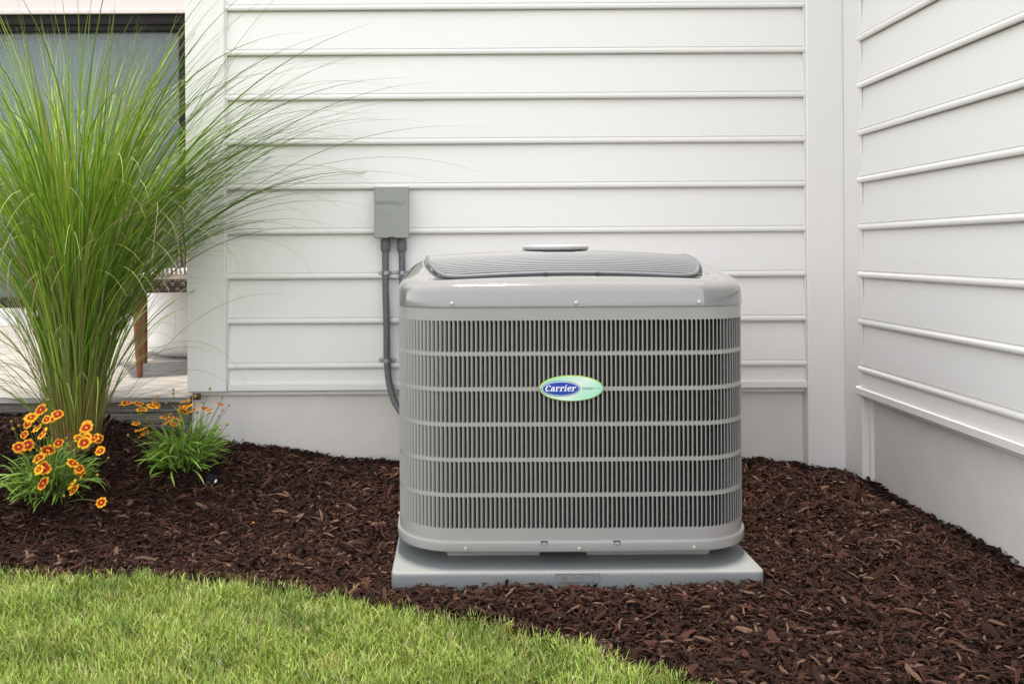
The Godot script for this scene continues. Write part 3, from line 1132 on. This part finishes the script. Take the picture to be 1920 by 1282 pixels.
func chip_mesh(kind: int) -> ArrayMesh:
	# unit length along x; a ragged splinter with five uneven sides
	var st := mb()
	var rings := []
	var w: float = [0.08, 0.13, 0.22, 0.30, 0.05, 0.17, 0.10][kind]
	var h := w * rng.randf_range(0.35, 0.6)
	var n: int = [4, 4, 3, 3, 5, 4, 4][kind]
	var bow := rng.randf_range(-0.12, 0.12)
	var bow2 := rng.randf_range(-0.1, 0.1)
	for i in n + 1:
		var f := float(i) / n
		var s := 1.0 if i > 0 and i < n else rng.randf_range(0.15, 0.6)
		var r := PackedVector3Array()
		var cy := bow * (1.0 - pow(2 * f - 1, 2)) + rng.randf_range(-0.02, 0.02)
		var cz := bow2 * (1.0 - pow(2 * f - 1, 2)) + rng.randf_range(-0.02, 0.02)
		for k in 5:
			var a := TAU * k / 5.0
			r.append(Vector3(f - 0.5 + rng.randf_range(-0.05, 0.05), cy + cos(a) * h * s * rng.randf_range(0.7, 1.2), cz + sin(a) * w * s * rng.randf_range(0.75, 1.2)))
		rings.append(r)
	for c in 1: st.set_color(Color.WHITE)
	loft(st, rings, true, -1)
	fan(st, rings[0], false)
	fan(st, rings[-1], true)
	return finish(st)

func bark_color() -> Color:
	var c := Color(0.052, 0.0225, 0.016).lerp(Color(0.165, 0.072, 0.050), pow(rng.randf(), 1.9))
	if rng.randf() < 0.075: c = Color(0.30, 0.18, 0.125)
	elif rng.randf() < 0.3: c = c.lerp(Color(0.030, 0.0155, 0.012), 0.7)
	return c

func bed_spot() -> Vector3:
	while true:
		var x := rng.randf_range(-2.3, SIDE_X + 0.02)
		var d := rng.randf_range(1.05, 3.30)
		if d < lawn_edge(x) - 0.015: continue
		if absf(x - 0.294) < 0.455 and absf(d - 2.608) < 0.455: continue
		if x < -0.99 and d > 3.31: continue
		return Vector3(x, bed(x, -d), -d)
	return Vector3.ZERO

func mulch_chips() -> void:
	var bedn := get_node("mulch_bed")
	var meshes := []
	for k in 7: meshes.append(chip_mesh(k))
	var places := [[], [], [], [], [], [], []]
	var colors := [[], [], [], [], [], [], []]
	for i in 150000:
		var p := bed_spot()
		var k: int = [0, 0, 1, 1, 2, 3, 4, 4, 4, 5, 6, 6][rng.randi() % 12]
		var l := rng.randf_range(0.007, 0.023) if rng.randf() < 0.74 else rng.randf_range(0.022, 0.050)
		if k == 2 or k == 3: l *= 0.55
		var tilt := rng.randf_range(-0.45, 0.45)
		if rng.randf() < 0.12: tilt = rng.randf_range(-0.9, 0.9)
		var b := Basis(Vector3.UP, rng.randf() * TAU) * Basis(Vector3.BACK, tilt) * Basis(Vector3.RIGHT, rng.randf_range(-0.7, 0.7))
		p.y += rng.randf_range(-0.005, 0.015) + absf(tilt) * l * 0.15
		places[k].append(Transform3D(b.scaled_local(Vector3(l, l, l)), p))
		colors[k].append(bark_color())
	for k in 7: scatter("bark_shreds", meshes[k], M.bark, places[k], colors[k], bedn)
	# the largest pieces, one by one
	var tints := []
	for i in 8:
		var m: StandardMaterial3D = M.bark.duplicate()
		m.vertex_color_use_as_albedo = false
		var c := bark_color().lerp(Color(0.13, 0.062, 0.040), 0.45)
		if i == 7: c = Color(0.21, 0.12, 0.082)
		m.albedo_color = c.linear_to_srgb()
		tints.append(m)
	for i in 260:
		var p := bed_spot()
		if p.x < -1.6 or -p.z < 1.55: p = bed_spot()
		var l := rng.randf_range(0.038, 0.072)
		var k: int = [0, 1, 1, 5, 2, 6][rng.randi() % 6]
		if k == 2: l *= 0.7
		p.y += rng.randf_range(0.008, 0.015)
		var b := Basis(Vector3.UP, rng.randf() * TAU) * Basis(Vector3.BACK, rng.randf_range(-0.22, 0.22)) * Basis(Vector3.RIGHT, rng.randf_range(-0.5, 0.5))
		put("bark_chip", meshes[k], tints[rng.randi() % 8], bedn, Transform3D(b.scaled_local(Vector3(l, l * 0.8, l * 0.9)), p))

# ------------------------------------------------------------------ plants
func blade_path(base: Vector3, az: float, lean: float, bend: float, len: float, n: int, power := 2.0, curl := 0.0) -> PackedVector3Array:
	var pts := PackedVector3Array([base])
	var p := base
	for i in n:
		var f := (i + 0.5) / n
		var th := lean + bend * pow(f, power)
		var a := az + curl * f * f
		p += Vector3(cos(a) * sin(th), cos(th), sin(a) * sin(th)) * len / n
		pts.append(p)
	return pts

func grass_blade(st: SurfaceTool, pts: PackedVector3Array, width: float, az: float, c: Color) -> void:
	var w := PackedFloat32Array()
	var cols := PackedColorArray()
	var n := pts.size()
	var dry := Color(0.33, 0.20, 0.085)
	for i in n:
		var f := float(i) / (n - 1)
		w.append(width * (0.75 + 0.5 * sin(PI * minf(f * 1.3, 1.0) * 0.5)) * (1.0 if f < 0.72 else lerpf(1.0, 0.12, (f - 0.72) / 0.28)))
		var k := c.lerp(dry, 0.85 * smooth(0.26, 0.02, f))
		cols.append(k.lerp(Color(0.22, 0.25, 0.08), 0.5 * smooth(0.7, 1.0, f)))
	ribbon(st, pts, w, Vector3(-sin(az), 0, cos(az)).rotated(Vector3.UP, rng.randf_range(-0.8, 0.8)), cols, 0.45)

func green() -> Color:
	var c := Color(0.085, 0.18, 0.018).lerp(Color(0.32, 0.47, 0.06), rng.randf())
	if rng.randf() < 0.07: c = Color(0.34, 0.27, 0.11)
	return c

func ornamental_grass() -> void:
	var base := Vector3(-1.290, bed(-1.29, -2.98) - 0.01, -2.98)
	var o := thing("ornamental_grass", "tall fountain of fine green ornamental grass in front of the deck", "grass plant", base)
	var all := mb()
	var made := 0
	var total := 1180
	for i in total:
		var r := sqrt(rng.randf()) * 0.062
		var a := rng.randf() * TAU
		var off := Vector3(cos(a) * r, rng.randf_range(-0.01, 0.02), sin(a) * r)
		var az := a + rng.randf_range(-0.7, 0.7)
		var lean: float
		var bend: float
		var len: float
		var kind := rng.randf()
		if kind < 0.42:      # the upright mass
			lean = rng.randf_range(0.0, 0.055) + r * 0.5
			bend = rng.randf_range(0.25, 1.1)
			len = rng.randf_range(0.9, 1.5)
		elif kind < 0.84:    # arching out
			lean = rng.randf_range(0.01, 0.13) + r * 0.7
			bend = rng.randf_range(1.1, 2.4)
			len = rng.randf_range(1.0, 1.65)
		elif kind < 0.95:    # the tallest
			lean = rng.randf_range(0.0, 0.28)
			bend = rng.randf_range(0.4, 1.7)
			len = rng.randf_range(1.35, 1.8)
		else:                # low ones that hang over
			lean = rng.randf_range(0.25, 0.65)
			bend = rng.randf_range(1.3, 2.5)
			len = rng.randf_range(0.5, 0.95)
		if sin(az) < -0.2: bend *= 0.75       # kept off the deck
		var pts := blade_path(off, az, lean, bend, len, 18, rng.randf_range(1.5, 2.5), rng.randf_range(-0.5, 0.5))
		var width := rng.randf_range(0.0025, 0.0046)
		var c := green()
		if i < 120:
			var st := mb()
			grass_blade(st, pts, width, az, c)
			build("blade", st, M.grass_blade, o)
		else:
			grass_blade(all, pts, width, az, c)
	# long blades that the breeze has laid over towards the wall
	for i in 110:
		var az := rng.randf_range(-0.75, 0.75)
		var a := rng.randf() * TAU
		var pts := blade_path(Vector3(cos(a), 0, sin(a)) * 0.05 * rng.randf(), az, rng.randf_range(0.05, 0.25), rng.randf_range(1.1, 1.9), rng.randf_range(1.25, 1.95), 22, rng.randf_range(1.1, 1.8), rng.randf_range(-0.3, 0.3))
		var st := mb()
		grass_blade(st, pts, rng.randf_range(0.0036, 0.0054), az, Color(0.050, 0.110, 0.010).lerp(Color(0.16, 0.26, 0.03), rng.randf()))
		build("blade", st, M.grass_blade, o)
	# dry hair-thin ends
	for i in 90:
		var a := rng.randf() * TAU
		var pts := blade_path(Vector3(cos(a), 0, sin(a)) * 0.05, a, rng.randf_range(0.1, 0.4), rng.randf_range(1.6, 3.6), rng.randf_range(1.0, 1.45), 26, 3.0, rng.randf_range(-1.5, 1.5))
		grass_blade(all, pts, 0.0018, a, Color(0.26, 0.22, 0.12))
	build("foliage", all, M.grass_blade, o).set_meta("kind", "stuff")
	# straw-coloured culms at the foot
	for i in 130:
		var st := mb()
		var a := rng.randf() * TAU
		var r := sqrt(rng.randf()) * 0.078
		var pts := blade_path(Vector3(cos(a) * r, -0.01, sin(a) * r), a, 0.05 + r, 0.15, rng.randf_range(0.2, 0.45), 6)
		var w := PackedFloat32Array()
		var cols := PackedColorArray()
		for k in 7:
			w.append(0.005 * (1.0 - k / 9.0))
			cols.append(Color(0.30, 0.18, 0.08).lerp(Color(0.16, 0.19, 0.05), k / 6.0))
		ribbon(st, pts, w, Vector3(-sin(a), 0, cos(a)), cols, 0.6)
		build("stem", st, M.grass_blade, o)

func petal_mesh(kind: int) -> ArrayMesh:
	var st := mb()
	st.set_smooth_group(0)
	var nu := 8
	var nv := 9
	var red: float = [0.66, 0.54, 0.72][kind]
	for i in nv:
		for j in nu:
			var q := []
			for e in [[0, 0], [1, 0], [1, 1], [0, 1]]:
				var f := float(i + e[1]) / nv
				var u := float(j + e[0]) / nu * 2.0 - 1.0
				var w := lerpf(0.14, 0.42, pow(f, 0.8)) * (1.0 - 0.10 * smooth(0.85, 1.0, f))
				var tip := 1.0 - 0.22 * f * (0.5 - 0.5 * cos(u * PI * 3.0)) * smooth(0.6, 1.0, f) - 0.16 * u * u * f
				var y := 0.10 * f - 0.18 * f * f + 0.05 * cos(u * PI * 2.0) * f
				var edge := red + 0.10 * cos(u * PI * 3.0) - 0.12 * absf(u)
				var c := Color(0.24, 0.012, 0.003).lerp(Color(0.84, 0.40, 0.010), smooth(edge - 0.08, edge + 0.10, f * tip))
				q.append([Vector3(f * tip, y, u * w * 0.62), c])
			for k in [0, 1, 2, 0, 2, 3]:
				st.set_color(q[k][1])
				st.add_vertex(q[k][0])
	return finish(st)

func coreopsis_plants() -> void:
	var petals := [petal_mesh(0), petal_mesh(1), petal_mesh(2)]
	var centre := mb()
	centre.set_color(Color(0.70, 0.34, 0.015))
	lathe(centre, [Vector2(0.20, -0.04), Vector2(0.25, 0.03), Vector2(0.22, 0.12), Vector2(0.12, 0.17), Vector2(0.02, 0.18)], Vector3.ZERO, 12)
	for k in 16:
		var a := k * 2.4
		var r := 0.22 * sqrt(k / 16.0)
		cbox(centre, Vector3(cos(a) * r, 0.17 - r * 0.3, sin(a) * r), Vector3(0.05, 0.07, 0.05), 0.01)
	var centre_mesh := finish(centre)
	var bud := mb()
	bud.set_color(Color(0.30, 0.22, 0.03))
	lathe(bud, [Vector2(0.10, -0.1), Vector2(0.45, 0.05), Vector2(0.55, 0.35), Vector2(0.42, 0.7), Vector2(0.15, 0.9), Vector2(0.02, 0.93)], Vector3.ZERO, 10)
	for k in 6:
		var a := TAU * k / 6
		bud.set_color(Color(0.10, 0.13, 0.03))
		cbox(bud, Vector3(cos(a) * 0.5, 0.05, sin(a) * 0.5), Vector3(0.5, 0.06, 0.2), 0.02, Basis(Vector3.UP, -a) * Basis(Vector3.BACK, 0.5))
	var bud_mesh := finish(bud)
	# one lance-shaped leaf, unit length along x
	var leaves := []
	for v in 4:
		var st := mb()
		var pts := PackedVector3Array()
		var w := PackedFloat32Array()
		var cols := PackedColorArray()
		for i in 9:
			var f := i / 8.0
			pts.append(Vector3(f * (1.0 - 0.1 * v * f), [0.15, 0.35, 0.55, -0.1][v] * f - [0.35, 0.5, 0.45, 0.15][v] * f * f, [0.02, -0.06, 0.05, 0.1][v] * sin(f * 3)))
			w.append(0.105 * pow(sin(PI * clampf(0.06 + f * 0.92, 0, 1)), 0.8))
			cols.append(Color.WHITE)
		ribbon(st, pts, w, Vector3(0, 0, 1), cols, 0.35)
		leaves.append(finish(st))
	var leaf_mats := []
	for i in 5:
		var m: StandardMaterial3D = M.grass_blade.duplicate()
		m.albedo_color = [lin(0.17, 0.31, 0.035), lin(0.22, 0.37, 0.05), lin(0.13, 0.25, 0.033), lin(0.26, 0.40, 0.08), lin(0.19, 0.33, 0.048)][i]
		leaf_mats.append(m)
	var plants := [
		["flowering_plant", "bushy plant with red and yellow daisy flowers at the left edge of the bed", Vector3(-1.245, 0, -2.69), 0.175, 330, 2.56,
			[[188, 262], [250, 215], [355, 243], [285, 275], [543, 310], [143, 370], [107, 450], [165, 437], [290, 472], [235, 520], [540, 390], [612, 400], [625, 470], [360, 425], [268, 582], [450, 553], [490, 590], [262, 680], [445, 685], [628, 803], [520, 375], [590, 395], [225, 330]],
			[[62, 292], [75, 340], [300, 158], [210, 325], [395, 765], [350, 585], [500, 655], [480, 610], [605, 635], [675, 525], [410, 400], [455, 478], [270, 395], [85, 590], [160, 595], [390, 765], [110, 320], [330, 370], [130, 655]], 0.75],
		["flowering_plant", "bushy plant with flat orange flowers on tall stems near the corner board", Vector3(-0.905, 0, -2.93), 0.15, 340, 2.88,
			[[795, 175], [978, 150], [978, 183], [1165, 168], [1180, 195], [1045, 255], [1060, 285], [1110, 275], [853, 305], [935, 320], [905, 362], [1385, 187], [1285, 210], [1210, 225], [870, 178], [1150, 205], [1035, 268]],
			[[1087, 95], [1087, 122], [1040, 182], [800, 383], [1440, 195], [1278, 180], [1320, 243], [1400, 145], [1425, 320], [1385, 348], [1527, 415], [1230, 140], [1400, 228], [1375, 265], [885, 250], [1322, 92], [925, 277], [1220, 185], [1240, 240], [1195, 355], [925, 375]], 0.12]]
	for pl in plants:
		var root: Vector3 = pl[2]
		root.y = bed(root.x, root.z) - 0.004
		var o := thing(pl[0], pl[1], "flowering plant", root)
		for i in pl[4]:
			var a := rng.randf() * TAU
			var r: float = sqrt(rng.randf()) * pl[3] * 0.55
			var l := rng.randf_range(0.055, 0.115)
			var h: float = rng.randf_range(0.0, 0.150) * (1.0 - r / pl[3] * 0.9)
			var b := Basis(Vector3.UP, -a + rng.randf_range(-0.8, 0.8)) * Basis(Vector3.BACK, rng.randf_range(-0.15, 1.05)) * Basis(Vector3.RIGHT, rng.randf_range(-0.5, 0.5))
			var where := Transform3D(b.scaled_local(Vector3(l, l, l * rng.randf_range(0.6, 0.95))), Vector3(cos(a) * r, h + 0.01, sin(a) * r))
			put("leaf", leaves[rng.randi() % 4], leaf_mats[rng.randi() % 5], o, where)
		var facing: float = pl[8]
		var heads: Array = pl[6].duplicate()
		for k in range(0, pl[6].size(), 2): heads.append([pl[6][k][0] + rng.randf_range(-38, 38), pl[6][k][1] + rng.randf_range(5, 42)])
		for e in heads:
			var d: float = pl[5] + rng.randf_range(-0.09, 0.09)
			var head := at(e[0] * 0.2965, 700.0 + e[1] * 0.2965, d) - root
			var low := 0.03 if head.y > 0.06 else 0.0
			var foot := Vector3(head.x * 0.25, low, head.z * 0.25)
			var up := Vector3(rng.randf_range(-0.6, 0.6), 1.0 - 0.5 * facing, facing * rng.randf_range(0.25, 1.25) + rng.randf_range(-0.15, 0.15)).normalized()
			var x := up.cross(Vector3(0.3, 0.1, 0.9)).normalized()
			var turn := Basis(x, up, x.cross(up)).rotated(up, rng.randf() * TAU)
			var f := Node3D.new()
			f.name = numbered(o, "flower")
			f.transform = Transform3D(turn, head)
			o.add_child(f, true)
			var size := rng.randf_range(0.0150, 0.0240)
			var kind := rng.randi() % 3
			for k in 8:
				var s := size * rng.randf_range(0.92, 1.06)
				put("petal", petals[kind], M.petal, f, Transform3D((Basis(Vector3.UP, TAU * k / 8 + rng.randf_range(-0.08, 0.08)) * Basis(Vector3.BACK, rng.randf_range(-0.05, 0.25))).scaled_local(Vector3(s, s, s * 1.15)), Vector3.ZERO))
			put("flower_centre", centre_mesh, M.petal, f, Transform3D(Basis().scaled(Vector3(1, 1, 1) * size * 0.66), Vector3.ZERO))
			stem(o, foot, head - up * 0.002, 0.0010)
		for e in pl[7]:
			var d: float = pl[5] + rng.randf_range(-0.08, 0.08)
			var head := at(e[0] * 0.2965, 700.0 + e[1] * 0.2965, d) - root
			var foot := Vector3(head.x * 0.3, 0.02, head.z * 0.3)
			var s := rng.randf_range(0.0060, 0.0095)
			put("bud", bud_mesh, M.petal, o, Transform3D((Basis(Vector3.UP, rng.randf() * TAU) * Basis(Vector3.BACK, rng.randf_range(-0.5, 0.5))).scaled_local(Vector3(s, s, s)), head))
			stem(o, foot, head, 0.0008)

func stem(o: Node, foot: Vector3, head: Vector3, r: float) -> void:
	var st := mb()
	st.set_color(Color(0.13, 0.19, 0.05))
	var mid := foot.lerp(head, 0.5) + Vector3(rng.randf_range(-0.012, 0.012), 0.012, rng.randf_range(-0.01, 0.01))
	tube(st, curve([foot, mid, head], 8), same(9, r), 5)
	build("stem", st, M.grass_blade, o)

func small_things() -> void:
	# plant tag
	var p := Vector3(-0.803, 0, -2.86)
	p.y = bed(p.x, p.z)
	var tag := thing("plant_tag", "small dark blue plastic plant tag stuck in the mulch by the orange flowers", "plant tag", p)
	var st := mb()
	cbox(st, Vector3(0, 0.012, 0), Vector3(0.034, 0.05, 0.0016), 0.0006, Basis(Vector3.BACK, -0.35) * Basis(Vector3.RIGHT, -0.3))
	build("tag_plate", st, M.tag_navy, tag)
	st = mb()
	cbox(st, Vector3(0.0145, 0.010, 0.0015), Vector3(0.006, 0.022, 0.0014), 0.0004, Basis(Vector3.BACK, -0.35) * Basis(Vector3.RIGHT, -0.3))
	build("tag_print", st, M.logo_white, tag)
	# bracket under the corner board
	var br := thing("rusty_bracket", "small rusty metal bracket under the left corner board", "bracket", at(367, 741, WALL_D - 0.02))
	st = mb()
	cbox(st, Vector3.ZERO, Vector3(0.026, 0.022, 0.012), 0.001)
	build("bracket_plate", st, M.rust, br)
	st = mb()
	cbox(st, Vector3(0.002, 0.0, 0.007), Vector3(0.012, 0.013, 0.004), 0.001)
	build("bracket_hole", st, M.black, br)
	# dropped petals
	var pm := petal_mesh(1)
	for e in [[458, 891, "on the mulch right of the orange flowers"], [468, 983, "alone on the open mulch"], [388, 895, "at the foot of the plant tag"], [633, 1049, "on the mulch left of the pad"]]:
		var d := 2.3
		for k in 30:      # walk to where the line of sight meets the bed
			var q := at(e[0], e[1], d)
			if q.y < bed(q.x, q.z) + 0.012: break
			d += 0.03
		var q := at(e[0], e[1], d)
		var o := put("fallen_petal", pm, M.petal, self, Transform3D((Basis(Vector3.UP, rng.randf() * TAU) * Basis(Vector3.BACK, 0.3)).scaled_local(Vector3(1, 1, 1) * 0.016), q + Vector3(0, 0.004, 0)))
		meta(o, "single fallen yellow orange petal lying " + e[2], "petal", "fallen petals on the mulch")
